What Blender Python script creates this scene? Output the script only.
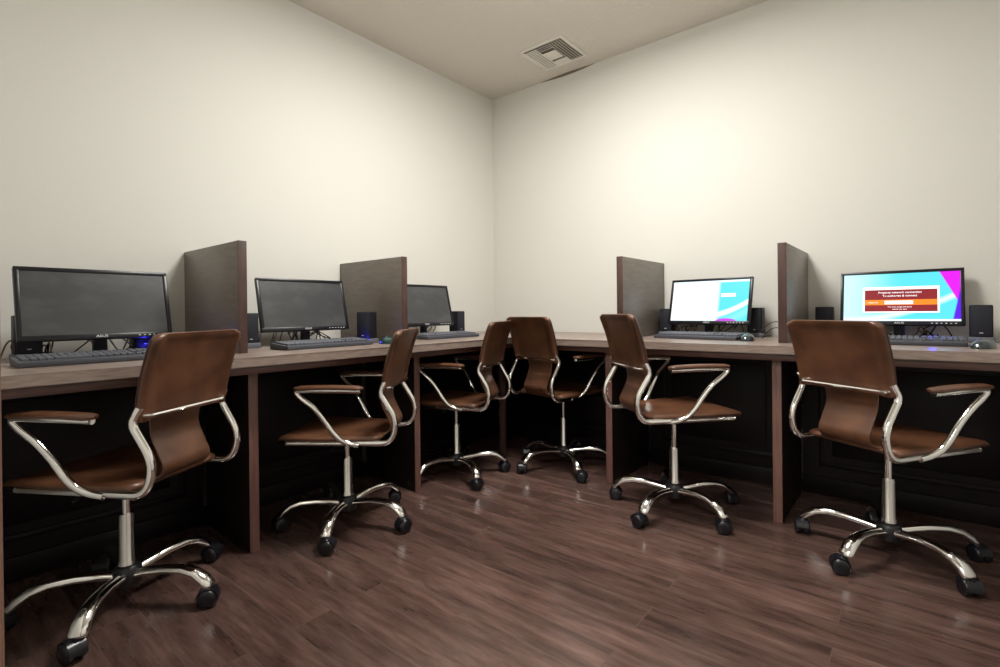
import bpy, bmesh, math, random
from mathutils import Vector, Matrix
for o in list(bpy.data.objects): bpy.data.objects.remove(o, do_unlink=True)
S = bpy.context.scene; COL = S.collection
PI = math.pi
random.seed(7)

# ---------------------------------------------------------------- camera
CX, CY, CZ = 2.6142, -3.1059, 0.9158
FPX, YAW, PITCH, ROLL, PY = 501.71, -0.0963, -0.0024, -0.0111, 312.47
a = PI*3/4 + YAW
fw = Vector((math.cos(a)*math.cos(PITCH), math.sin(a)*math.cos(PITCH), math.sin(PITCH)))
rt = fw.cross(Vector((0, 0, 1))).normalized(); up = rt.cross(fw)
c_, s_ = math.cos(ROLL), math.sin(ROLL)
rt, up = c_*rt + s_*up, -s_*rt + c_*up
cam = bpy.data.cameras.new('camera'); camo = bpy.data.objects.new('camera', cam); COL.objects.link(camo)
M = Matrix((rt, up, -fw)).transposed().to_4x4(); M.translation = Vector((CX, CY, CZ)); camo.matrix_world = M
cam.sensor_width = 36; cam.sensor_fit = 'HORIZONTAL'; cam.lens = FPX/1000*36
cam.shift_y = (PY-333.5)/1000; cam.clip_start = 0.02; cam.clip_end = 60
S.camera = camo

# ---------------------------------------------------------------- world, lights, exposure
ROOM_H = 2.621
w = bpy.data.worlds.new('world'); S.world = w; w.use_nodes = True
w.node_tree.nodes['Background'].inputs[0].default_value = (1, .97, .92, 1)
w.node_tree.nodes['Background'].inputs[1].default_value = 0.3
def area(name, loc, sx, sy, power, col, rot=(0, 0, 0), spread=PI):
    l = bpy.data.lights.new(name, 'AREA'); l.shape = 'RECTANGLE'; l.size = sx; l.size_y = sy
    l.energy = power; l.color = col; l.spread = spread
    o = bpy.data.objects.new(name, l); o.location = loc; o.rotation_euler = rot; COL.objects.link(o)
    return o
area('room_lamp', (1.50, -1.40, 2.575), 0.60, 0.70, 37, (1, .98, .94))
area('hall_fill', (2.3, -4.0, 2.50), 0.9, 0.6, 45, (1, .975, .94))  # soft fill added behind the camera, shines in through the doorway
pl = bpy.data.lights.new('ceiling_fill', 'POINT'); pl.energy = 9; pl.color = (1, .97, .92); pl.shadow_soft_size = .09  # added point light below the panel, brightens the ceiling around it
po = bpy.data.objects.new('ceiling_fill', pl); po.location = (1.50, -1.45, 2.42); COL.objects.link(po)
S.view_settings.view_transform = 'Standard'; S.view_settings.look = 'None'
S.view_settings.gamma = 1; S.view_settings.use_curve_mapping = False
S.view_settings.exposure = 0.68

# ---------------------------------------------------------------- materials
def srgb(r, g, b):
    f = lambda v: (v/255/12.92) if v/255 <= .04045 else ((v/255+.055)/1.055)**2.4
    return (f(r), f(g), f(b), 1)
def mat(name, col, rough=.5, metal=0, spec=.5, coat=0):
    m = bpy.data.materials.new(name); m.use_nodes = True
    b = m.node_tree.nodes['Principled BSDF']
    b.inputs['Base Color'].default_value = col; b.inputs['Roughness'].default_value = rough
    b.inputs['Metallic'].default_value = metal; b.inputs['Specular IOR Level'].default_value = spec
    b.inputs['Coat Weight'].default_value = coat
    return m
def N(m, t, **kw):
    n = m.node_tree.nodes.new(t)
    for k, v in kw.items(): setattr(n, k, v)
    return n
def L(m, a, b): m.node_tree.links.new(a, b)
def bsdf(m): return m.node_tree.nodes['Principled BSDF']
def noise_col(m, c1, c2, scale, vec=None, stretch=(1, 1, 1), detail=4, lo=.35, hi=.65):
    tc = N(m, 'ShaderNodeTexCoord'); mp = N(m, 'ShaderNodeMapping'); mp.inputs['Scale'].default_value = stretch
    nz = N(m, 'ShaderNodeTexNoise'); nz.inputs['Scale'].default_value = scale; nz.inputs['Detail'].default_value = detail
    cr = N(m, 'ShaderNodeValToRGB'); e = cr.color_ramp.elements
    e[0].color = c1; e[0].position = lo; e[1].color = c2; e[1].position = hi
    L(m, tc.outputs['Object'], mp.inputs['Vector']); L(m, mp.outputs['Vector'], nz.inputs['Vector'])
    L(m, nz.outputs['Fac'], cr.inputs['Fac']); L(m, cr.outputs['Color'], bsdf(m).inputs['Base Color'])
    return tc, nz, cr
def bump(m, scale, strength, dist=.002, detail=3, coord='Object', stretch=None):
    tc = N(m, 'ShaderNodeTexCoord'); nz = N(m, 'ShaderNodeTexNoise'); nz.inputs['Scale'].default_value = scale
    nz.inputs['Detail'].default_value = detail
    bp = N(m, 'ShaderNodeBump'); bp.inputs['Strength'].default_value = strength; bp.inputs['Distance'].default_value = dist
    if stretch:
        mp = N(m, 'ShaderNodeMapping'); mp.inputs['Scale'].default_value = stretch
        L(m, tc.outputs[coord], mp.inputs[0]); L(m, mp.outputs[0], nz.inputs['Vector'])
    else: L(m, tc.outputs[coord], nz.inputs['Vector'])
    L(m, nz.outputs['Fac'], bp.inputs['Height'])
    L(m, bp.outputs['Normal'], bsdf(m).inputs['Normal'])

WALL = mat('wall_paint', (.64, .628, .582, 1), .85, spec=.2); bump(WALL, 170, .35, .0015)
CEIL = mat('ceiling_texture', (.68, .64, .57, 1), .95, spec=.1); bump(CEIL, 70, .9, .006, 5)
# floor: dark laminate planks running along X
FLOOR = mat('floor_laminate', (.1, .06, .05, 1), .3, spec=.5)
def floor_nodes(m):
    b = bsdf(m); tc = N(m, 'ShaderNodeTexCoord')
    br = N(m, 'ShaderNodeTexBrick'); br.offset = .37; br.offset_frequency = 2; br.squash = 1
    for k, v in (('Color1', (0, 0, 0, 1)), ('Color2', (1, 1, 1, 1)), ('Mortar', (.5, .5, .5, 1))): br.inputs[k].default_value = v
    br.inputs['Scale'].default_value = 1; br.inputs['Brick Width'].default_value = 1.22; br.inputs['Row Height'].default_value = .125
    br.inputs['Mortar Size'].default_value = .0014; br.inputs['Mortar Smooth'].default_value = .3
    L(m, tc.outputs['Object'], br.inputs['Vector'])
    # grain: stretched noise, shifted per plank
    mp = N(m, 'ShaderNodeMapping'); mp.inputs['Scale'].default_value = (1.1, 8, 1)
    ad = N(m, 'ShaderNodeVectorMath', operation='ADD'); sc = N(m, 'ShaderNodeVectorMath', operation='SCALE'); sc.inputs['Scale'].default_value = 7
    L(m, br.outputs['Color'], sc.inputs[0]); L(m, tc.outputs['Object'], ad.inputs[0]); L(m, sc.outputs[0], ad.inputs[1])
    L(m, ad.outputs[0], mp.inputs['Vector'])
    n1 = N(m, 'ShaderNodeTexNoise'); n1.inputs['Scale'].default_value = 2.8; n1.inputs['Detail'].default_value = 8; n1.inputs['Roughness'].default_value = .72; n1.inputs['Distortion'].default_value = .25
    L(m, mp.outputs[0], n1.inputs['Vector'])
    cr = N(m, 'ShaderNodeValToRGB'); cr.color_ramp.elements[0].position = .28; cr.color_ramp.elements[1].position = .76
    cr.color_ramp.elements[0].color = (.034, .018, .0145, 1); cr.color_ramp.elements[1].color = (.150, .092, .076, 1)
    e = cr.color_ramp.elements.new(.5); e.color = (.084, .047, .038, 1)
    L(m, n1.outputs['Fac'], cr.inputs['Fac'])
    n2 = N(m, 'ShaderNodeTexNoise'); n2.inputs['Scale'].default_value = 5; n2.inputs['Detail'].default_value = 4
    mp2 = N(m, 'ShaderNodeMapping'); mp2.inputs['Scale'].default_value = (.7, 2.4, 1); L(m, ad.outputs[0], mp2.inputs[0]); L(m, mp2.outputs[0], n2.inputs['Vector'])
    mx = N(m, 'ShaderNodeMix', data_type='RGBA', blend_type='OVERLAY'); mx.inputs[0].default_value = .55
    L(m, cr.outputs['Color'], mx.inputs[6]); L(m, n2.outputs['Fac'], mx.inputs[7])
    # plank tint
    tm = N(m, 'ShaderNodeMix', data_type='RGBA', blend_type='MULTIPLY'); tm.inputs[0].default_value = 1
    tr = N(m, 'ShaderNodeMapRange'); tr.inputs[3].default_value = .82; tr.inputs[4].default_value = 1.15
    L(m, br.outputs['Color'], tr.inputs[0]); L(m, mx.outputs[2], tm.inputs[6]); L(m, tr.outputs[0], tm.inputs[7])
    # seams: long joints dark, short butt joints worn pale
    seam = N(m, 'ShaderNodeMix', data_type='RGBA'); seam.inputs[7].default_value = (.085, .06, .05, 1)
    L(m, br.outputs['Fac'], seam.inputs[0]); L(m, tm.outputs[2], seam.inputs[6]); L(m, seam.outputs[2], b.inputs['Base Color'])
    rr = N(m, 'ShaderNodeMapRange'); rr.inputs[3].default_value = .20; rr.inputs[4].default_value = .29
    L(m, n1.outputs['Fac'], rr.inputs[0]); L(m, rr.outputs[0], b.inputs['Roughness'])
    bp = N(m, 'ShaderNodeBump'); bp.inputs['Strength'].default_value = .12; bp.inputs['Distance'].default_value = .001
    inv = N(m, 'ShaderNodeMath', operation='SUBTRACT'); L(m, n1.outputs['Fac'], inv.inputs[0]); L(m, br.outputs['Fac'], inv.inputs[1])
    L(m, inv.outputs[0], bp.inputs['Height']); L(m, bp.outputs[0], b.inputs['Normal'])
floor_nodes(FLOOR)

def laminate(name, c1, c2, stretch, rough=.35):
    m = mat(name, c1, rough); noise_col(m, c1, c2, 6, stretch=stretch, detail=6, lo=.3, hi=.7); return m
TOPM = laminate('desk_laminate', srgb(120, 105, 97), srgb(148, 131, 121), (3, 3, 22), .33)
TOPML = TOPM
APRON = laminate('apron_laminate', srgb(72, 48, 44), srgb(92, 62, 56), (3, 3, 20), .4)
DIVM = laminate('divider_laminate', srgb(104, 96, 88), srgb(120, 111, 102), (1.5, 1.5, 9), .38)
EDGE = laminate('edge_banding', srgb(60, 42, 37), srgb(78, 56, 49), (8, 8, 2), .4)
SUPM = laminate('support_laminate', srgb(104, 74, 66), srgb(126, 92, 82), (9, 9, 1.2), .4)
ESP = mat('espresso_panel', (.007, .004, .0045, 1), .45, spec=.25)
CHROME = mat('chrome', (.86, .85, .83, 1), .09, 1)
CHROME2 = mat('satin_chrome', (.70, .68, .65, 1), .2, 1)
LEATH = mat('brown_leather', srgb(96, 54, 30), .38, spec=.5); noise_col(LEATH, srgb(74, 46, 30), srgb(100, 65, 44), 9, detail=5); bump(LEATH, 260, .25, .0008)
PIPE = mat('leather_piping', srgb(58, 32, 24), .45)
BLACKP = mat('black_plastic', (.012, .012, .014, 1), .38)
BEZEL = mat('gloss_black', (.007, .007, .010, 1), .32, spec=.35)
KEYB = mat('keyboard_body', (.05, .053, .065, 1), .45)
KEYC = mat('key_caps', (.085, .09, .108, 1), .4)
CASTM = mat('caster_plastic', (.007, .007, .010, 1), .3)
SPK = mat('speaker_plastic', (.008, .008, .012, 1), .5, spec=.25)
SPG = mat('speaker_grille', (.018, .019, .026, 1), .6, spec=.25)
SPK2 = mat('speaker_base_grey', (.10, .105, .125, 1), .45)
CABLE = mat('cable_black', (.015, .015, .017, 1), .5)
CABLEW = mat('cable_grey', (.22, .22, .21, 1), .5)
CABLEB = mat('cable_tan', (.18, .10, .05, 1), .5)
VENTM = mat('vent_metal', (.74, .71, .64, 1), .5)
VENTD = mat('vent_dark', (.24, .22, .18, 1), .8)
CASING = mat('door_casing', srgb(104, 76, 66), .4); noise_col(CASING, srgb(92, 66, 56), srgb(120, 90, 76), 5, stretch=(9, 9, .8))
STEELM = mat('outlet_plate', (.25, .25, .26, 1), .4)
MOUSEG = mat('mouse_shell', (.02, .03, .035, 1), .2, coat=.4)
LOGO = mat('silver_lettering', (.7, .7, .72, 1), .3)
def emis(name, col, st):
    m = mat(name, (.0, .0, .0, 1), .3); b = bsdf(m); b.inputs['Emission Color'].default_value = col; b.inputs['Emission Strength'].default_value = st
    return m
BLUE = emis('blue_glow', (.05, .05, 1, 1), 14)
DIFF = emis('lamp_diffuser', (1, .95, .86, 1), 3)
# switched off screens: grey anti-glare panel with dusty smears
OFFS = mat('dark_screen', (.03, .03, .034, 1), .30, spec=.6)
noise_col(OFFS, (.036, .037, .040, 1), (.075, .077, .078, 1), 7, stretch=(1, 1, 2.2), detail=5, lo=.45, hi=.8)

# ---------------------------------------------------------------- mesh helpers
def finish(name, bm, m, parent=None, smooth=True, ang=35, loc=None):
    bmesh.ops.recalc_face_normals(bm, faces=bm.faces)
    me = bpy.data.meshes.new(name); bm.to_mesh(me); bm.free()
    if smooth:
        me.polygons.foreach_set('use_smooth', [True]*len(me.polygons)); me.set_sharp_from_angle(angle=math.radians(ang))
    for mm in (m if isinstance(m, (list, tuple)) else [m]): me.materials.append(mm)
    o = bpy.data.objects.new(name, me); COL.objects.link(o)
    if parent: o.parent = parent
    if loc: o.location = loc
    return o
def BM(): return bmesh.new()
def box(bm, x0, x1, y0, y1, z0, z1, bev=0, seg=2, mi=0, M=None):
    r = bmesh.ops.create_cube(bm, size=1); vs = r['verts']
    for v in vs: v.co = Vector(((x0+x1)/2+v.co.x*(x1-x0), (y0+y1)/2+v.co.y*(y1-y0), (z0+z1)/2+v.co.z*(z1-z0)))
    fs = set(f for v in vs for f in v.link_faces)
    if bev:
        r2 = bmesh.ops.bevel(bm, geom=list({e for v in vs for e in v.link_edges})+vs, offset=bev, segments=seg, profile=.5, affect='EDGES')
        fs = set(r2['faces']) | {f for f in fs if f.is_valid}
        vs = list({v for f in fs for v in f.verts})
    for f in fs:
        if f.is_valid: f.material_index = mi
    if M is not None:
        for v in vs: v.co = M @ v.co
    return vs
def smooth_path(pts, n=8):
    P = [Vector(p) for p in pts]; out = []
    Q = [2*P[0]-P[1]]+P+[2*P[-1]-P[-2]]
    for i in range(1, len(Q)-2):
        p0, p1, p2, p3 = Q[i-1:i+3]
        for k in range(n):
            t = k/n
            out.append(.5*((2*p1)+(-p0+p2)*t+(2*p0-5*p1+4*p2-p3)*t*t+(-p0+3*p1-3*p2+p3)*t**3))
    out.append(P[-1]); return out
def fillet(pts, r, n=6):
    P = [Vector(p) for p in pts]; out = [P[0]]
    rs = r if isinstance(r, (list, tuple)) else [r]*(len(P)-2)
    for i in range(1, len(P)-1):
        A, B, C = P[i-1], P[i], P[i+1]; d1 = (A-B); d2 = (C-B)
        q = min(rs[i-1], d1.length*.49, d2.length*.49); p = B+d1.normalized()*q; s = B+d2.normalized()*q
        for k in range(n+1):
            t = k/n; out.append((1-t)**2*p+2*t*(1-t)*B+t*t*s)
    out.append(P[-1]); return out
def tube(bm, pts, r, seg=10, caps=True, rf=None):
    P = [Vector(p) for p in pts]; n = len(P); rings = []
    T = [(P[min(i+1, n-1)]-P[max(i-1, 0)]).normalized() for i in range(n)]
    u = T[0].orthogonal().normalized()
    for i in range(n):
        u = (u-T[i]*u.dot(T[i])).normalized(); v = T[i].cross(u)
        rr = rf(i/(n-1)) if rf else r
        rings.append([bm.verts.new(P[i]+(u*math.cos(2*PI*k/seg)+v*math.sin(2*PI*k/seg))*rr) for k in range(seg)])
    for i in range(n-1):
        for k in range(seg): bm.faces.new((rings[i][k], rings[i][(k+1) % seg], rings[i+1][(k+1) % seg], rings[i+1][k]))
    if caps: bm.faces.new(rings[0][::-1]); bm.faces.new(rings[-1])
def lathe(bm, prof, seg=24, M=None, mi=0):
    rings = []
    for r, z in prof:
        rings.append([bm.verts.new((M or Matrix()) @ Vector((r*math.cos(2*PI*k/seg), r*math.sin(2*PI*k/seg), z))) for k in range(seg)])
    for i in range(len(prof)-1):
        for k in range(seg): bm.faces.new((rings[i][k], rings[i][(k+1) % seg], rings[i+1][(k+1) % seg], rings[i+1][k])).material_index = mi
    bm.faces.new(rings[0][::-1]).material_index = mi; bm.faces.new(rings[-1]).material_index = mi
def sheet(bm, fn, th, nu, nv):
    """closed slab: fn(u,v)->(pos, normal); th(u,v)->half thickness"""
    A = [[None]*(nv+1) for _ in range(nu+1)]; B = [[None]*(nv+1) for _ in range(nu+1)]
    for i in range(nu+1):
        for j in range(nv+1):
            p, n = fn(i/nu, j/nv); t = th(i/nu, j/nv)
            A[i][j] = bm.verts.new(p+n*t); B[i][j] = bm.verts.new(p-n*t)
    for i in range(nu):
        for j in range(nv):
            bm.faces.new((A[i][j], A[i+1][j], A[i+1][j+1], A[i][j+1])); bm.faces.new((B[i][j], B[i][j+1], B[i+1][j+1], B[i+1][j]))
    for i in range(nu):
        bm.faces.new((A[i][0], B[i][0], B[i+1][0], A[i+1][0])); bm.faces.new((A[i][nv], A[i+1][nv], B[i+1][nv], B[i][nv]))
    for j in range(nv):
        bm.faces.new((A[0][j], A[0][j+1], B[0][j+1], B[0][j])); bm.faces.new((A[nu][j], B[nu][j], B[nu][j+1], A[nu][j+1]))
def tag(o, label, cat, group=None, kind=None):
    o['label'] = label; o['category'] = cat
    if group: o['group'] = group
    if kind: o['kind'] = kind
    return o
def thing(name, label, cat, loc=(0, 0, 0), rz=0, group=None):
    o = bpy.data.objects.new(name, None); COL.objects.link(o); o.location = loc; o.rotation_euler = (0, 0, rz)
    o.empty_display_size = .1
    return tag(o, label, cat, group)
def copy_tree(o, parent=None):
    c = o.copy(); COL.objects.link(c)
    if parent: c.parent = parent
    for ch in list(o.children): copy_tree(ch, c)
    return c
def struct(name, bm, m, parent=None, smooth=False):
    o = finish(name, bm, m, parent, smooth)
    if parent is None: o['kind'] = 'structure'
    return o

# ---------------------------------------------------------------- room shell
RX, RY = 3.06, -3.046                    # room: X 0..RX (right wall at Y=0), Y RY..0 (left wall at X=0)
DX0, DX1, DH = 1.86, 2.82, 2.06         # doorway in the near wall, where the photographer stands
HY = -4.9                               # far side of the hall behind the doorway
b = BM(); box(b, -.1, RX+.1, HY-.1, .1, -.1, 0); struct('floor', b, FLOOR)
b = BM(); box(b, -.1, RX+.1, HY-.1, .1, ROOM_H, ROOM_H+.1); ceil = struct('ceiling', b, CEIL)
b = BM(); box(b, -.1, 0, HY, .1, 0, ROOM_H); struct('wall_left', b, WALL)
b = BM(); box(b, 0, RX, 0, .1, 0, ROOM_H); struct('wall_back', b, WALL)
b = BM(); box(b, RX, RX+.1, HY, .1, 0, ROOM_H); struct('wall_right', b, WALL)
b = BM(); box(b, 0, DX0, RY-.12, RY, 0, ROOM_H); box(b, DX1, RX, RY-.12, RY, 0, ROOM_H); box(b, DX0, DX1, RY-.12, RY, DH, ROOM_H)
struct('wall_front', b, WALL)
b = BM(); box(b, 0, RX, HY-.1, HY, 0, ROOM_H); struct('wall_hall', b, WALL)
b = BM()                                # wooden jamb and casing round the doorway
box(b, DX0, DX0+.018, RY-.122, RY+.012, 0, DH, .002); box(b, DX1-.018, DX1, RY-.122, RY+.012, 0, DH, .002); box(b, DX0, DX1, RY-.122, RY+.012, DH-.018, DH, .002)
for y0, y1 in ((RY, RY+.014), (RY-.134, RY-.12)):
    box(b, DX0-.06, DX0+.006, y0, y1, 0, DH+.06, .003); box(b, DX1-.006, DX1+.06, y0, y1, 0, DH+.06, .003); box(b, DX0, DX1, y0, y1, DH-.006, DH+.06, .003)
struct('door_1', b, CASING)

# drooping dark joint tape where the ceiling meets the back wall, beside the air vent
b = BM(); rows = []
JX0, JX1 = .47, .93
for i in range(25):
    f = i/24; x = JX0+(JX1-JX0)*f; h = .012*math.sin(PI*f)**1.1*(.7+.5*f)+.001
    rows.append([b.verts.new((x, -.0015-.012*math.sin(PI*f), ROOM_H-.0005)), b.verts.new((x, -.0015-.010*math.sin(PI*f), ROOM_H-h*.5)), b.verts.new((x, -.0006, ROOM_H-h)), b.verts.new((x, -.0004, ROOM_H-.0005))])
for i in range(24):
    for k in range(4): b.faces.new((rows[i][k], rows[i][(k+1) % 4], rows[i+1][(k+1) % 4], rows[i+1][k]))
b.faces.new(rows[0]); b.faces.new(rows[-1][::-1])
struct('trim_1', b, mat('dark_joint', (.16, .125, .09, 1), .9), smooth=True)  # one plain dark brown colour

# ---------------------------------------------------------------- desks
DT, TH = .76, .035
DL, DR = .777, .780
SL, SR = .655, .709
y1, y2 = -2.2407, -1.4172
x3, x4 = 1.3571, 2.1456
q1, q2, q3, q4 = -2.2374, -1.4172, 1.3641, 2.1411
desk = thing('corner_worktop', 'long L-shaped taupe woodgrain worktop wrapped round the corner of both walls', 'desk', (0, 0, 0))
b = BM(); vs = [(0.002, -.002), (RX-.004, -.002), (RX-.004, -DR), (DL, -DR), (DL, RY+.016), (0.002, RY+.016)]
lo = [b.verts.new((x, y, DT-TH)) for x, y in vs]; hi = [b.verts.new((x, y, DT)) for x, y in vs]
b.faces.new(lo[::-1]); b.faces.new(hi)
for i in range(6): b.faces.new((lo[i], lo[(i+1) % 6], hi[(i+1) % 6], hi[i]))
bmesh.ops.bevel(b, geom=b.edges[:], offset=.0025, segments=2, affect='EDGES')
finish('countertop', b, TOPM, desk)
b = BM()                                # darker reddish rail under the front edge
box(b, DL-.04, DL-.018, RY+.018, -DR+.018, DT-TH-.028, DT-TH, .001); box(b, DL-.04, RX-.006, -DR+.018, -DR+.04, DT-TH-.028, DT-TH, .001)
finish('apron', b, APRON, desk)

EDGED = mat('support_dark', (.012, .007, .006, 1), .5, spec=.25)
def support(M4, depth, th=.034):
    """vertical panel under the worktop; local x from the wall outwards, y across"""
    b = BM(); box(b, .24, depth-.004, 0, th, 0, DT-TH-.001, .0015); t = finish('support_panel', b, EDGED, desk); t.matrix_world = M4
    b = BM(); box(b, depth-.0042, depth, -.0008, th+.0008, .001, DT-TH-.002, .0012); box(b, depth-.0002, depth+.001, th*.42, th*.52, .001, DT-TH-.002)
    e = finish('edge_strip', b, SUPM, t); e['label'] = 'lighter reddish brown front edge'
ML = lambda y: Matrix.Translation((0, y, 0))
MR = lambda x: Matrix.Translation((x, 0, 0)) @ Matrix.Rotation(-PI/2, 4, 'Z')     # local x -> -Y, local y -> +X
support(ML(y1), SL); support(ML(y2), SL); support(MR(x3), SR); support(MR(x4), SR)
b = BM(); box(b, SL-.03, SL, -SR, -SR+.03, 0, DT-TH-.001, .002); finish('support_post', b, EDGE, desk)

def divider(label, M4, depth, th=.034, h=1.206):
    t = thing('privacy_divider', label, 'divider', group='privacy dividers standing on the worktop'); t.matrix_world = M4
    b = BM(); box(b, .001, depth-.003, 0, th, DT+.0005, h, .0012); finish('board', b, DIVM, t)
    b = BM(); box(b, depth-.0032, depth, -.0006, th+.0006, DT+.0005, h+.0006, .001); finish('edge_strip', b, EDGE, t)
    return t
PL, PR = .567, .592
divider('tall taupe divider board on the left desk, behind the nearest left chair', ML(q1), PL)
divider('taupe divider board on the left desk behind a speaker with blue glow', ML(q2), PL)
divider('taupe divider board on the right desk, left of the white and cyan lit screen', MR(q3+.005), PR)
divider('taupe divider board on the right desk, between the two lit screens', MR(q4+.008), PR)

def backing(M4, w):
    """raised-panel modesty board under a bay; local x outwards from wall, y along the wall"""
    b = BM(); box(b, .19, .205, 0, w, 0, DT-TH-.001); t = finish('modesty_panel', b, ESP, desk); t.matrix_world = M4
    b = BM(); m = .07; f = .022; u0, u1, z0, z1 = m, w-m, .14, .68
    box(b, .205, .214, u0, u1, z0, z0+f, .003); box(b, .205, .214, u0, u1, z1-f, z1, .003)
    box(b, .205, .214, u0, u0+f, z0, z1, .003); box(b, .205, .214, u1-f, u1, z0, z1, .003)
    finish('raised_moulding', b, ESP, t)
    b = BM(); box(b, .205, .210, u0+.055, u1-.055, z0+.055, z1-.055, .004); finish('raised_field', b, ESP, t)
    b = BM(); box(b, .205, .217, 0, w, 0, .085, .003); finish('kick_board', b, ESP, t)
backing(ML(RY+.02), y1-RY-.022); backing(ML(y1+.036), y2-y1-.038); backing(ML(y2+.036), -y2-.036-.22)
backing(MR(.22), x3-.222); backing(MR(x3+.036), x4-x3-.038); backing(MR(x4+.036), RX-x4-.042)

# ---------------------------------------------------------------- swivel chair
TX, TZ, WT = -.280, .861, .368
BXc, BZc, WC = -.217, .629, .350
BXb, BZb = -.262, .458
SZ = .439; RZ = .410
def back_center(t):                     # t 0 (bottom) .. 1 (top) of the upper back panel
    z = .615+(TZ-.615)*t
    x = -.212+(TX+.212)*t-.010*math.sin(PI*t)*-1
    return x, z
def make_chair(label):
    t = thing('swivel_chair', label, 'chair', group='brown and chrome swivel chairs')
    # upper back panel (leather sleeve over the frame)
    def fn(u, v):
        x, z = back_center(v); half = (WC+.006)/2+((WT)/2-(WC+.006)/2)*v
        rc = .03; zt = TZ-z
        if zt < rc: half -= rc-math.sqrt(max(rc*rc-(rc-zt)**2, 0))
        if v < .06: half -= .004*(1-v/.06)
        s = (u-.5)*2
        y = s*half
        bow = .012*(1-s*s)*(math.sin(PI*min(v*1.1, 1)))
        return Vector((x+bow*-1*.6+.0, y, z)), Vector((.965, 0, .26))
    def th(u, v):
        s = abs(u-.5)*2
        e = .0035+.0095*max(0, min(1, (s-.72)/.16))
        if s > .93: e *= math.sqrt(max(1-((s-.93)/.075)**2, .08))
        e = max(e, .0035+.006*max(0, (v-.9)/.1)) if s < .93 else e
        if v > .985: e *= .5
        return e
    b = BM(); sheet(b, fn, th, 34, 26); finish('backrest', b, LEATH, t, ang=60)
    # piping seam round the back panel
    b = BM()
    pth = []
    for k in range(17): p, n = fn(.0, k/16*.93); pth.append(p)
    tube(b, smooth_path(pth, 2), .0028, 6); finish('piping', b, PIPE, t); b = BM(); pth = []
    for k in range(17): p, n = fn(1., k/16*.93); pth.append(p)
    tube(b, smooth_path(pth, 2), .0028, 6); finish('piping', b, PIPE, t)
    # narrower sling below the back panel, running down and into the seat
    prof = smooth_path([(-.205, 0, .665), (-.187, 0, .62), (-.182, 0, .56), (-.207, 0, .50), (-.222, 0, .462), (-.202, 0, .434), (-.14, 0, .428)], 6)
    def fn2(u, v):
        k = v*(len(prof)-1); i = min(int(k), len(prof)-2); f = k-i; p = prof[i].lerp(prof[i+1], f)
        tg = (prof[i+1]-prof[i]).normalized(); n = Vector((-tg.z, 0, tg.x))
        hw = .094+.014*max(0, (.3-v)/.3)+(.05*max(0, (v-.8)/.2))
        return p+Vector((0, (u-.5)*2*hw, 0)), n
    b = BM(); sheet(b, fn2, lambda u, v: .0045 if abs(u-.5) < .49 else .002, 12, 40); finish('back_sling', b, LEATH, t, ang=60)
    # seat
    def fn3(u, v):
        s = (u-.5)*2; x = -.195+v*(.195+.217)
        hw = .172+.026*min(1, v*1.6)
        d = min(v*.42, (1-v)*.42)
        rc = .022
        if (1-v)*.42 < rc: q = (1-v)*.42; hw -= rc-math.sqrt(max(rc*rc-(rc-q)**2, 0))
        if v*.42 < .03: q = v*.42; hw -= .03-math.sqrt(max(.03**2-(.03-q)**2, 0))
        z = SZ-.010-.010*math.sin(PI*v)*(1-s*s)+.010*(v-.5)-(.012*max(0, (v-.9)/.1)**2)
        return Vector((x, s*hw, z)), Vector((0, 0, 1))
    def th3(u, v):
        e = min(u, 1-u)*.38; f = min(v, 1-v)*.42; q = min(e, f, .016)/.016
        return .003+.0085*math.sqrt(max(q*(2-q), 0))
    b = BM(); sheet(b, fn3, th3, 30, 34); finish('seat', b, LEATH, t, ang=70)
    for sd in (1, -1):
        yy = sd*WC/2
        b = BM()
        pts = fillet([(.178, yy, RZ), (-.245, yy, RZ), (BXb-.008, yy, .50), (-.200, yy*1.012, .612), (-.222, yy*.97, .655)], [.075, .06, .03])
        tube(b, pts, .0117, 12); tube(b, [(.176, yy, RZ), (.183, yy, RZ)], .0122, 10); finish('side_frame', b, CHROME, t)
        ay = sd*.240
        b = BM()
        pts = smooth_path([(-.145, ay, .632), (-.02, ay, .633), (.080, ay, .634), (.104, ay, .632), (.110, ay*.998, .622), (.092, ay*.985, .601), (.048, ay*.95, .563), (.014, ay*.90, .515), (-.018, ay*.86, .462), (-.042, ay*.82, .432), (-.075, ay*.78, .413), (-.115, ay*.755, .405)], 6)
        tube(b, pts, .0108, 12); arm = finish('armrest', b, CHROME, t)
        b = BM()
        def fa(u, v):
            s = (u-.5)*2; x = -.155+.275*v; q = min(v, 1-v)*.275; hw = .024
            if q < hw: hw = math.sqrt(max(hw*hw-(hw-q)**2, 0))*.9+.003
            return Vector((x, ay+s*hw, .6405+.004*math.sin(PI*v))), Vector((0, 0, 1))
        sheet(b, fa, lambda u, v: .003+.0065*math.sqrt(max(0, 1-(abs(u-.5)*2)**2))*min(1, min(v, 1-v)*8+.3), 10, 22)
        finish('armrest_pad', b, LEATH, arm, ang=60)
    b = BM()
    tube(b, fillet([(-.212, -WC/2+.002, .632), (-.236, -WC/2+.022, .629), (-.236, WC/2-.022, .629), (-.212, WC/2-.002, .632)], .018), .0058, 8)
    finish('back_crossbar', b, CHROME, t)
    b = BM()
    for x in (.09, -.08): tube(b, [(x, -WC/2, RZ), (x, WC/2, RZ)], .008, 8)
    box(b, -.10, .11, -.055, .055, RZ-.018, RZ-.002, .004)
    mech = finish('seat_plate', b, BLACKP, t)
    b = BM(); tube(b, fillet([(0, .04, RZ-.012), (0, .13, RZ-.014), (0, .17, RZ-.03)], .02), .0045, 8); finish('height_lever', b, BLACKP, mech)
    b = BM(); lathe(b, [(.012, .25), (.0125, RZ-.017)], 20); finish('gas_piston', b, CHROME, t)
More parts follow.
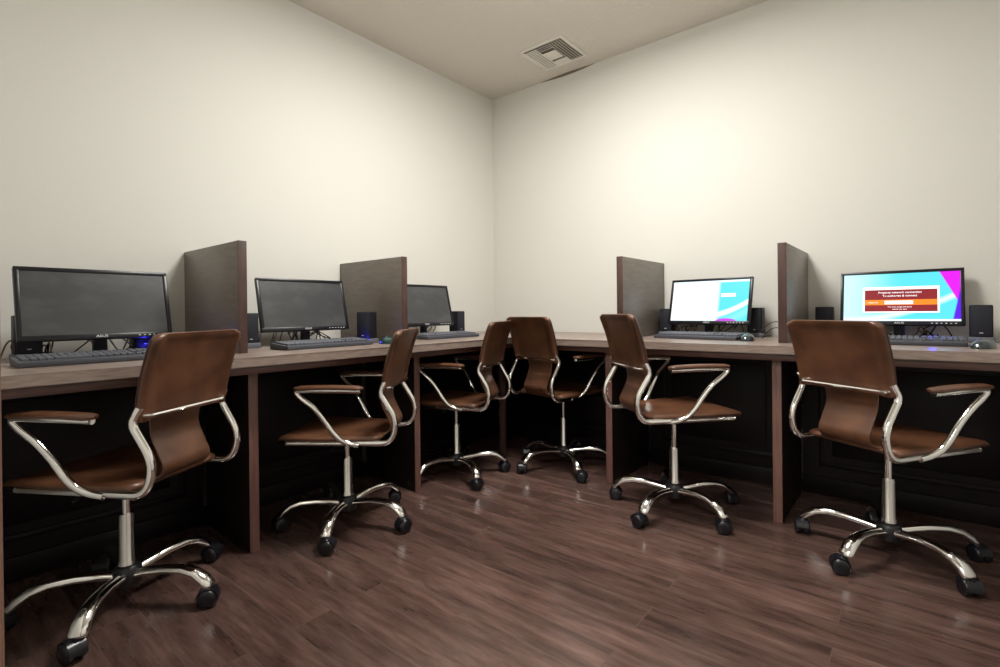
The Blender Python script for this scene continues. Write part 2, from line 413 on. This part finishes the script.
    b = BM(); lathe(b, [(.026, .098), (.0255, .135), (.0225, .14), (.0215, .278), (.0195, .285), (.012, .286)], 24); finish('gas_cylinder', b, CHROME2, t)
    b = BM(); lathe(b, [(.024, .058), (.038, .062), (.040, .075), (.040, .108), (.034, .12), (.027, .124)], 24); finish('hub', b, BLACKP, t)
    # five-star base
    R = .292
    base = bpy.data.objects.new('star_base', None)
    legbm = BM()
    cs = [(.030, .098, .018, .020), (.07, .106, .018, .018), (.13, .114, .018, .017), (.19, .115, .0195, .017), (.232, .106, .0225, .018), (.262, .087, .025, .019), (.279, .068, .0245, .017), (.284, .060, .019, .012)]
    rings = []
    prev = None
    for i, (x, z, hw, hh) in enumerate(cs):
        x0, z0 = cs[max(i-1, 0)][:2]; x1, z1 = cs[min(i+1, len(cs)-1)][:2]
        tg = Vector((x1-x0, 0, z1-z0)).normalized(); n = Vector((-tg.z, 0, tg.x)); ring = []
        for k in range(14):
            an = 2*PI*k/14; yy = math.cos(an)*hw; zz = math.sin(an)*hh
            if zz < 0: zz *= .55
            ring.append(legbm.verts.new(Vector((x, yy, z))+n*(zz-hh*.45)))
        rings.append(ring)
    for i in range(len(rings)-1):
        for k in range(14): legbm.faces.new((rings[i][k], rings[i][(k+1) % 14], rings[i+1][(k+1) % 14], rings[i+1][k]))
    legbm.faces.new(rings[0][::-1]); legbm.faces.new(rings[-1])
    bmesh.ops.subdivide_edges(legbm, edges=legbm.edges[:], cuts=1, use_grid_fill=True, smooth=.6)
    first = finish('base_leg', legbm, CHROME, t, ang=80)
    cb = BM()
    for sy in (-1, 1):
        Mw = Matrix.Translation((-.012, sy*.0150, .0285)) @ Matrix.Rotation(PI/2, 4, 'X')
        lathe(cb, [(.008, -.011), (.022, -.011), (.027, -.007), (.0285, 0), (.027, .007), (.022, .011), (.008, .011)], 24, Mw)
    lathe(cb, [(.008, .030), (.0085, .064), (.004, .066)], 12)
    # hood between and over the wheels
    hood = []
    for k in range(9):
        an = math.radians(-10+k*23); hood.append(Vector((-.012+math.cos(an)*.032, 0, .0285+math.sin(an)*.032)))
    rr = []
    for i, p in enumerate(hood):
        d = (p-Vector((-.012, 0, .0285))).normalized()
        rr.append([cb.verts.new(p+Vector((0, -.021, 0))), cb.verts.new(p+Vector((0, .021, 0))), cb.verts.new(p-d*.0025+Vector((0, .021, 0))), cb.verts.new(p-d*.0025+Vector((0, -.021, 0)))])
    for i in range(len(rr)-1):
        for k in range(4): cb.faces.new((rr[i][k], rr[i][(k+1) % 4], rr[i+1][(k+1) % 4], rr[i+1][k]))
    cb.faces.new(rr[0][::-1]); cb.faces.new(rr[-1])
    c0 = finish('caster', cb, CASTM, first, ang=40, loc=(R-.007, 0, 0))
    for i in range(1, 5):
        l2 = first.copy(); COL.objects.link(l2); l2.parent = t; l2.rotation_euler = (0, 0, i*2*PI/5)
        c2 = c0.copy(); COL.objects.link(c2); c2.parent = l2
    bpy.data.objects.remove(base)
    return t
def place_chair(t, x, y, ang, ph, dh, swiv, label):
    t.location = (x, y, 0); t.rotation_euler = (0, 0, ang); t['label'] = label
    k = 0
    for ch in t.children:
        if ch.name.startswith('base_leg'):
            ch.rotation_euler = (0, 0, ph-ang+k*2*PI/5)
            for cc in ch.children: cc.rotation_euler = (0, 0, swiv[k])
            k += 1
        elif not (ch.name.startswith('gas_cylinder') or ch.name.startswith('hub')):
            ch.location.z = dh
chair0 = make_chair('')
CH = [
 (.668, -2.633, 3.674, .612, .003, (.4, 1.9, -.6, 2.5, .9), 'brown leather and chrome swivel chair nearest the doorway, partly cut off at the left edge'),
 (.699, -1.844, 3.776, .361, -.018, (1.2, -.7, 2.2, .5, -1.5), 'brown leather swivel chair seen side-on in front of the middle left-hand dark monitor'),
 (.625, -1.090, 3.504, .869, .0, (.3, 1.4, -1.1, 2.7, .6), 'small-looking brown swivel chair at the left desk, last before the corner, left of its twin'),
 (1.017, -.590, 1.353, .544, .022, (2.0, .4, -.9, 1.2, -2.1), 'dark brown swivel chair with its back turned, parked in the corner at the right desk'),
 (1.763, -.828, .865, -.436, .036, (.8, -1.6, 2.4, .2, 1.5), 'brown swivel chair angled to the right in front of the white and cyan lit screen'),
 (2.538, -.769, .998, .533, .009, (1.7, .3, -1.2, 2.2, -.4), 'large brown leather swivel chair at the far right facing the maroon dialog screen'),
]
chairs = [chair0]+[copy_tree(chair0) for _ in range(5)]
for t, c in zip(chairs, CH): place_chair(t, *c)

# ---------------------------------------------------------------- monitors
MW, MH, MZ, MT = .457, .265, .831, .243
def text_mesh(s, size, sx=1.0):
    cu = bpy.data.curves.new('txt', 'FONT'); cu.body = s; cu.size = size; cu.align_x = 'CENTER'; cu.align_y = 'CENTER'; cu.extrude = .0002
    o = bpy.data.objects.new('txt', cu); COL.objects.link(o); dg = bpy.context.evaluated_depsgraph_get(); dg.update()
    me = bpy.data.meshes.new_from_object(o.evaluated_get(dg)); bpy.data.objects.remove(o)
    for v in me.vertices: v.co.x *= sx
    return me
# monitor local frame: +x out of the screen, y to the viewer's... screen right is +y, z up; origin on the desk under the screen
def tilted(obj):                        # lean the head back about its lower edge
    obj.location = (0, 0, MZ-DT); obj.rotation_euler = (0, -MT, 0)
def flat_text(name, s, size, m, parent, y, z, x, sx=1.0, bold=False):
    me = text_mesh(s, size, sx); o = bpy.data.objects.new(name, me); COL.objects.link(o); me.materials.append(m); o.parent = parent
    o.matrix_local = Matrix.Translation((x, y, z)) @ Matrix(((0, 0, 1, 0), (1, 0, 0, 0), (0, 1, 0, 0), (0, 0, 0, 1)))
    return o
WHITE_T = emis('screen_white', (1, 1, 1, 1), 1.0)
def quad(bm, x, ya, yb, za, zb, t=.0003):
    box(bm, x-t, x, ya, yb, za, zb)
def make_monitor(label, screen_mat, on=None):
    t = thing('computer_monitor', label, 'monitor', group='black flat monitors along the desks')
    b = BM(); bz = .014
    box(b, -.020, -.002, -MW/2, MW/2, 0, MH, .004)
    # raised bezel frame
    box(b, -.004, .004, -MW/2, MW/2, MH-bz, MH, .002); box(b, -.004, .004, -MW/2, MW/2, 0, .019, .002)
    box(b, -.004, .004, -MW/2, -MW/2+bz, .017, MH-bz+.002, .002); box(b, -.004, .004, MW/2-bz, MW/2, .017, MH-bz+.002, .002)
    box(b, -.042, -.018, -.15, .15, .05, MH-.05, .010)
    head = finish('housing', b, BEZEL, t); tilted(head)
    b = BM(); quad(b, .0005, -MW/2+bz-.001, MW/2-bz+.001, .018, MH-bz+.001, .002); scr = finish('screen', b, screen_mat, head, smooth=False)
    lg = flat_text('logo', 'ASUS', .0125, LOGO, head, 0, .0095, .0042, 1.25)
    b = BM()
    for i in range(6): box(b, .0035, .0048, MW/2-.115+i*.016, MW/2-.108+i*.016, .007, .0105, .0006)
    finish('control_button', b, LOGO, head)
    b = BM()
    box(b, -.045, -.022, -.021, .021, .012, .15, .004)
    finish('stand_neck', b, BEZEL, t)
    b = BM()
    prof = [(.0, 0), (.115, 0), (.118, .003), (.112, .009), (.03, .014), (0.001, .0145)]
    lathe(b, prof[1:], 40, Matrix.Translation((-.02, 0, 0)) @ Matrix.Diagonal((.78, 1, 1, 1))); finish('stand_base', b, BEZEL, t)
    return t, scr
# lit screens -------------------------------------------------------------
def wallpaper(name, kind):
    m = mat(name, (0, 0, 0, 1), .35); bs = bsdf(m)
    tc = N(m, 'ShaderNodeTexCoord'); sp = N(m, 'ShaderNodeSeparateXYZ'); L(m, tc.outputs['Generated'], sp.inputs[0])
    Y, Z = sp.outputs[1], sp.outputs[2]
    def math_(op, a_, b_=None, c_=None):
        n = N(m, 'ShaderNodeMath', operation=op)
        for i, v in enumerate((a_, b_, c_)):
            if v is None: continue
            if isinstance(v, (int, float)): n.inputs[i].default_value = v
            else: L(m, v, n.inputs[i])
        return n.outputs[0]
    def mix(f, c1, c2):
        n = N(m, 'ShaderNodeMix', data_type='RGBA')
        L(m, f, n.inputs[0])
        for i, c in ((6, c1), (7, c2)):
            if isinstance(c, tuple): n.inputs[i].default_value = c
            else: L(m, c, n.inputs[i])
        return n.outputs[2]
    def step(v, lo, hi):
        n = N(m, 'ShaderNodeMapRange', interpolation_type='SMOOTHSTEP'); n.inputs[1].default_value = lo; n.inputs[2].default_value = hi
        L(m, v, n.inputs[0]); return n.outputs[0]
    cy = (.09, .70, .80, 1); pale = (.55, .88, .95, 1)
    if kind == 'dialog':
        # pale left fading to cyan, white swooshes, magenta upper right corner with violet edge
        f = step(Y, 0.0, .55)
        curve = math_('ADD', math_('MULTIPLY', math_('POWER', Y, 2.0), .55), .02)     # rising swoosh
        d = math_('SUBTRACT', Z, curve); f2 = math_('MULTIPLY', step(d, -.16, .02), f)
        base = mix(f, pale, cy)
        base = mix(math_('MULTIPLY', math_('SUBTRACT', 1, step(math_('ABSOLUTE', d), .0, .10)), .85), base, (.85, .97, 1, 1))
        c2 = math_('SUBTRACT', math_('ADD', math_('MULTIPLY', math_('SUBTRACT', 1, Z), .24), .825), 0)
        base = mix(step(math_('SUBTRACT', Y, c2), .0, .018), base, (.70, .0, .80, 1))
        c3 = math_('ADD', math_('MULTIPLY', Z, .10), .925)
        base = mix(step(math_('SUBTRACT', Y, c3), .0, .015), base, (.10, .0, .75, 1))
    else:
        f = step(Y, .60, .66)
        base = mix(f, (.93, 1, 1, 1), cy)
        curve = math_('ADD', math_('MULTIPLY', math_('POWER', Y, 3.0), .42), .05)
        d = math_('SUBTRACT', Z, curve)
        base = mix(math_('SUBTRACT', 1, step(math_('ABSOLUTE', d), .03, .09)), base, (.9, 1, 1, 1))
        base = mix(math_('MULTIPLY', step(d, -.4, -.06), math_('SUBTRACT', 1, step(d, -.3, -.04))), base, (.4, .85, .95, 1))
        e = math_('ADD', math_('POWER', math_('MULTIPLY', math_('SUBTRACT', Y, .74), 7), 2), math_('POWER', math_('MULTIPLY', math_('SUBTRACT', Z, 0.0), 13), 2))
        base = mix(math_('SUBTRACT', 1, step(e, .6, 1.0)), base, (.55, .05, .75, 1))
    L(m, base, bs.inputs['Emission Color']); bs.inputs['Emission Strength'].default_value = .78
    return m
WP5 = wallpaper('screen_cyan_wallpaper', 'dialog'); WP4 = wallpaper('screen_web_page', 'page')
MAROON = emis('dialog_maroon', srgb(128, 28, 36), .9); ORANGE = emis('dialog_orange', srgb(244, 130, 30), .9)
FIELD = emis('dialog_field', (.72, .80, .86, 1), .9); GREYT = emis('page_grey', (.72, .9, .95, 1), .9)

def place_on_desk(t, x, y, rz): t.location = (x, y, DT); t.rotation_euler = (0, 0, rz)
m1, s1 = make_monitor('switched-off black monitor nearest the doorway on the left desk', OFFS)
m2 = copy_tree(m1); m2['label'] = 'switched-off black monitor between the two left-hand dividers'
m3 = copy_tree(m1); m3['label'] = 'switched-off black monitor near the corner, partly hidden by a divider'
m4, s4 = make_monitor('black monitor showing a mostly white page with cyan right side', WP4)
m5, s5 = make_monitor('black monitor showing a maroon and orange dialog on cyan wallpaper', WP5)
place_on_desk(m1, .309, -2.612, .023); place_on_desk(m2, .282, -1.781, -.032); place_on_desk(m3, .283, -.990, -.029)
place_on_desk(m4, 1.720, -.208, -1.683); place_on_desk(m5, 2.562, -.120, -1.581)
# dialog box on screen five (sizes read off the photograph)
def scr_yz(u, v):                       # u,v in 0..1 over the lit area -> local y,z of the head
    return (-MW/2+.013+u*(MW-.026), .018+(1-v)*(MH-.031))
def panel(name, u0, v0, u1, v1, m, parent, x):
    y0, z1 = scr_yz(u0, v0); ya, z0 = scr_yz(u1, v1)
    b = BM(); box(b, x-.0003, x, y0, ya, z0, z1); return finish(name, b, m, parent, smooth=False)
panel('dialog_border', .180, .285, .835, .825, WHITE_T, s5, .0010)
panel('dialog_box', .198, .345, .818, .800, MAROON, s5, .0013)
panel('dialog_band', .198, .555, .818, .665, ORANGE, s5, .0016)
panel('dialog_field', .375, .575, .62, .650, FIELD, s5, .0019)
for nm, tx, u, v, sz, sx in (('dialog_text', 'Property network connection', .505, .405, .0135, .98), ('dialog_text', 'To authorize & connect', .505, .475, .0135, .98),
                         ('dialog_text', 'You must accept the terms', .505, .705, .0085, .95), ('dialog_text', 'before you start', .505, .752, .0085, .95), ('dialog_text', '| Password', .27, .612, .009, 1.0)):
    y, z = scr_yz(u, v); flat_text(nm, tx, sz, WHITE_T, s5, y, z, .0021, sx)
panel('taskbar', 0.0, .955, 1.0, 1.0, FIELD, s5, .0010)
# web page on screen four
panel('page_header', 0.0, 0.0, 1.0, .055, GREYT, s4, .0010)
panel('page_title', .66, .33, .84, .41, WHITE_T, s4, .0010)

# ---------------------------------------------------------------- keyboards, mice, speakers
def make_keyboard():
    t = thing('keyboard', '', 'keyboard', group='black keyboards in front of the monitors')
    b = BM(); KW, KD = .440, .150
    vs = box(b, -KD/2, KD/2, -KW/2, KW/2, 0, .018, .004)
    for v in vs:
        if v.co.z > .009: v.co.z += .010*(.5-v.co.x/KD)
    finish('keyboard_body', b, KEYB, t)
    b = BM()
    def ktop(x): return .018+.010*(.5-x/KD)
    rows = [(-.058, .014), (-.034, .016), (-.015, .016), (.004, .016), (.023, .016), (.042, .016)]
    for ri, (x, d) in enumerate(rows):
        y = -KW/2+.012; blocks = [(15, .286), (3, .057), (4, .070)]
        for bi, (n, w) in enumerate(blocks):
            st = w/n
            for k in range(n):
                if ri == 5 and bi == 0 and 3 < k < 9: continue
                if bi == 1 and ri == 3: continue
                if bi == 1 and ri == 4 and k != 1: continue
                box(b, x-d/2, x+d/2, y+k*st+.001, y+(k+1)*st-.001, ktop(x)-.002, ktop(x)+.0075, .0022, 1)
            if ri == 5 and bi == 0: box(b, x-d/2, x+d/2, y+4*st+.001, y+9*st-.001, ktop(x)-.002, ktop(x)+.0075, .0022, 1)
            y += w+.0045
    finish('keys', b, KEYC, t)
    return t
kb0 = make_keyboard()
KBS = [(.476, -2.648, .0, 'black keyboard under the nearest left switched-off monitor'),
       (.505, -1.830, .03, 'black keyboard between the two left-hand dividers, in front of the middle dark monitor'),
       (.445, -.985, .02, 'black keyboard on the left desk nearest the corner'),
       (1.742, -.405, -PI/2-.13, 'black keyboard in front of the monitor with the white page'),
       (2.555, -.425, -PI/2, 'black keyboard lit blue in front of the monitor with the maroon dialog')]
for i, (x, y, r, lb) in enumerate(KBS):
    k = kb0 if i == 0 else copy_tree(kb0); place_on_desk(k, x, y, r); k['label'] = lb

def make_mouse():
    t = thing('computer_mouse', '', 'mouse', group='computer mice beside the keyboards')
    def fn(u, v):
        an = (u)*PI; x = .056*(1-2*v); s = math.sqrt(max(1-(1-2*v)**2*.999, 0)); hw = .031*(s**.6)+.0005; hz = .036*(s**.7)*(1.0 if v > .5 else .9)
        return x, hw, hz
    b = BM(); nu, nv = 16, 20; rings = []
    for j in range(nv+1):
        x, hw, hz = fn(0, j/nv); ring = []
        for i in range(nu+1):
            an = PI*i/nu; ring.append(b.verts.new((x, hw*math.cos(an), hz*max(math.sin(an), 0)**.75+.001)))
        rings.append(ring)
    for j in range(nv):
        for i in range(nu): b.faces.new((rings[j][i], rings[j][i+1], rings[j+1][i+1], rings[j+1][i]))
        b.faces.new((rings[j][0], rings[j+1][0], rings[j+1][nu], rings[j][nu]))
    bmesh.ops.remove_doubles(b, verts=b.verts, dist=.0004)
    finish('mouse_body', b, MOUSEG, t, ang=60)
    b = BM(); lathe(b, [(.005, -.0035), (.010, -.003), (.010, .003), (.005, .0035)], 16, Matrix.Translation((-.026, 0, .029)) @ Matrix.Rotation(PI/2, 4, 'X'))
    finish('scroll_wheel', b, KEYB, t)
    return t
kb5 = k
b = BM()
for q in range(3): box(b, -.072, -.069, .165+q*.012, .170+q*.012, .0285, .0295, .0004)
finish('added_glow_strip', b, BLUE, kb5)  # added glowing strip, stands in for the unknown source of the blue
l = bpy.data.lights.new('blue_glow_light', 'POINT'); l.energy = .07; l.color = (.04, .03, 1); l.shadow_soft_size = .01
lo_ = bpy.data.objects.new('blue_glow_light', l); lo_.location = (-.055, .12, .055); lo_.parent = kb5; COL.objects.link(lo_)  # added point light that tints the keyboard blue
ms0 = make_mouse()
for i, (x, y, r, lb, g) in enumerate([(.600, -1.530, .15, 'green-tinted mouse beside the blue glowing speaker', None), (1.995, -.475, -PI/2+.1, 'black mouse right of the keyboard by the white page monitor', None), (2.812, -.560, -PI/2-.35, 'black mouse at the right end of the desk', None)]):
    k = ms0 if i == 0 else copy_tree(ms0); place_on_desk(k, x, y, r); k['label'] = lb
ms0.children[0].data = ms0.children[0].data.copy()
GREENM = mat('mouse_green', (.02, .06, .05, 1), .12, coat=.6); ms0.children[0].data.materials[0] = GREENM

def make_speaker():
    t = thing('computer_speaker', '', 'speaker', group='small black computer speakers beside the monitors')
    b = BM(); vs = box(b, -.040, .036, -.037, .037, .022, .160, .005)
    finish('cabinet', b, SPK, t)
    b = BM(); box(b, .035, .040, -.033, .033, .028, .156, .003); gr = finish('grille', b, SPG, t)
    b = BM(); box(b, .0395, .0408, -.006, .006, .040, .0425, .0005); finish('badge', b, LOGO, gr)
    b = BM(); box(b, -.048, .046, -.043, .043, 0, .024, .005); finish('speaker_base', b, SPK2, t)
    return t
sp0 = make_speaker()
SPS = [(.19, -2.455, .0, 'black speaker with blue lights behind the nearest left keyboard'),
       (.25, -2.065, .0, 'black speaker right behind the tall divider nearest the doorway'),
       (.45, -1.555, -1.15, 'dark grey speaker with blue lights against the second left divider'),
       (.25, -.690, .0, 'black speaker right of the dark monitor nearest the corner'),
       (1.455, -.085, -PI/2, 'black speaker left of the monitor with the white page'),
       (1.950, -.10, -PI/2, 'black speaker right of the monitor with the white page'),
       (2.268, -.10, -PI/2, 'black speaker left of the monitor with the maroon dialog'),
       (2.838, -.13, -PI/2-.05, 'black speaker right of the monitor with the maroon dialog'),
       (.19, -2.80, .0, 'black speaker below the left end of the nearest dark monitor')]
spk = []
for i, (x, y, r, lb) in enumerate(SPS):
    k = sp0 if i == 0 else copy_tree(sp0); place_on_desk(k, x, y, r); k['label'] = lb; spk.append(k)
for k, ly in ((spk[0], 0), (spk[2], .03)):
    b = BM(); box(b, .0455, .0475, -.012, .016, .008, .013, .001); o = finish('blue_light', b, BLUE, k)
    l = bpy.data.lights.new('blue_glow_light', 'POINT'); l.energy = .10; l.color = (.04, .03, 1); l.shadow_soft_size = .006
    lo_ = bpy.data.objects.new('blue_glow_light', l); lo_.location = (.060, ly, .018); lo_.parent = k; COL.objects.link(lo_)

# ---------------------------------------------------------------- cables behind the monitors
def cable(pts, r, m, label, grp=None):
    b = BM(); tube(b, smooth_path(pts, 7), r, 7); o = finish('computer_cable', b, m, None)
    return tag(o, label, 'cable', grp)
rnd = random.Random(5)
def tangle(M4, n, label):
    for k in range(n):
        y0 = rnd.uniform(-.20, .20); y1_ = y0+rnd.uniform(-.14, .14); pts = []
        m = 6
        for j in range(m+1):
            f = j/m; z = .004+(.070*abs(math.sin(f*PI*rnd.uniform(1.2, 2.6))) if 0 < j < m else 0)+.004*k*.2
            pts.append(M4 @ Vector((rnd.uniform(-.10, .02)-.02 if 0 < j < m else -.06, y0+(y1_-y0)*f+rnd.uniform(-.03, .03), max(z, .005))))
        cable(pts, .0028, (CABLE, CABLE, CABLEW, CABLEB)[k % 4], label, label.replace('tangled cable', 'tangled cables'))
def onto(x, y, rz): return Matrix.Translation((x, y, DT)) @ Matrix.Rotation(rz, 4, 'Z')
tangle(onto(.20, -2.66, .0), 9, 'tangled cable behind the dark monitor nearest the doorway')
tangle(onto(.18, -1.80, .0), 7, 'tangled cable behind the dark monitor between the left dividers')
tangle(onto(.18, -1.00, .0), 5, 'tangled cable behind the dark monitor nearest the corner')
tangle(onto(1.72, -.12, -PI/2), 8, 'tangled cable behind the monitor with the white page')
tangle(onto(2.56, -.08, -PI/2), 6, 'tangled cable behind the monitor with the maroon dialog')
cable([(1.995, -.40, DT+.012), (2.01, -.32, DT+.03), (2.04, -.24, DT+.075), (2.075, -.19, DT+.085), (2.10, -.17, DT+.05), (2.105, -.15, DT+.004)], .0022, CABLE, 'thin cable looping up left of the divider between the lit screens')
cable([(2.02, -.30, DT+.004), (2.045, -.24, DT+.045), (2.075, -.21, DT+.055), (2.095, -.20, DT+.03), (2.10, -.20, DT+.004)], .0022, CABLE, 'thin cable, the lower loop left of the divider between the lit screens')

# ---------------------------------------------------------------- ceiling register
vent = thing('ceiling_vent', 'square cream metal air vent with stepped slats set in the ceiling', 'air vent', (.784, -.298, ROOM_H))
b = BM(); W = .165
for (x0, x1, yy0, yy1) in ((-W, W, W-.022, W), (-W, W, -W, -W+.022), (-W, -W+.022, -W+.022, W-.022), (W-.022, W, -W+.022, W-.022)): box(b, x0, x1, yy0, yy1, -.008, -.0005, .002)
finish('frame', b, VENTM, vent)
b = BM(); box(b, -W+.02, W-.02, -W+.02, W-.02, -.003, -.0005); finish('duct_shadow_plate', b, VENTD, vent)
def slat(x0, x1, y0, y1_, tilt, axis):
    b = BM(); ln = (x1-x0) if axis == 'x' else (y1_-y0)
    box(b, -ln/2, ln/2, -.0085, .0085, -.0008, .0008)
    Mx = Matrix.Translation(((x0+x1)/2, (y0+y1_)/2, -.011)) @ (Matrix.Rotation(0 if axis == 'x' else PI/2, 4, 'Z')) @ Matrix.Rotation(tilt, 4, 'X')
    for v in b.verts: v.co = Mx @ v.co
    return finish('slat', b, VENTM, vent)
for k in range(5):                      # right-hand bank
    x = W-.034-k*.019; slat(x, x, -W+.03, W-.03, .65, 'y')
for k in range(5):
    x = -W+.034+k*.019; slat(x, x, -W+.03, W-.03, .2, 'y')
for k in range(3):
    y = W-.036-k*.02; slat(-.055, .055, y, y, -.65, 'x')
for k in range(3):
    y = -W+.036+k*.02; slat(-.055, .055, y, y, .65, 'x')
b = BM(); box(b, -.048, .048, -.056, .050, -.014, -.012, .001); finish('centre_plate', b, VENTM, vent)

# ceiling lamp that lights the room (above the frame)
lamp = thing('ceiling_light', 'rectangular flush ceiling light panel in the middle of the ceiling', 'ceiling light', (1.50, -1.40, ROOM_H))
b = BM(); W = .34; H_ = .39
for (x0, x1, yy0, yy1) in ((-W, W, H_-.03, H_), (-W, W, -H_, -H_+.03), (-W, -W+.03, -H_+.03, H_-.03), (W-.03, W, -H_+.03, H_-.03)): box(b, x0, x1, yy0, yy1, -.045, -.0005, .003)
finish('frame', b, VENTM, lamp)
b = BM(); box(b, -W+.03, W-.03, -H_+.03, H_-.03, -.03, -.02); finish('diffuser', b, DIFF, lamp)
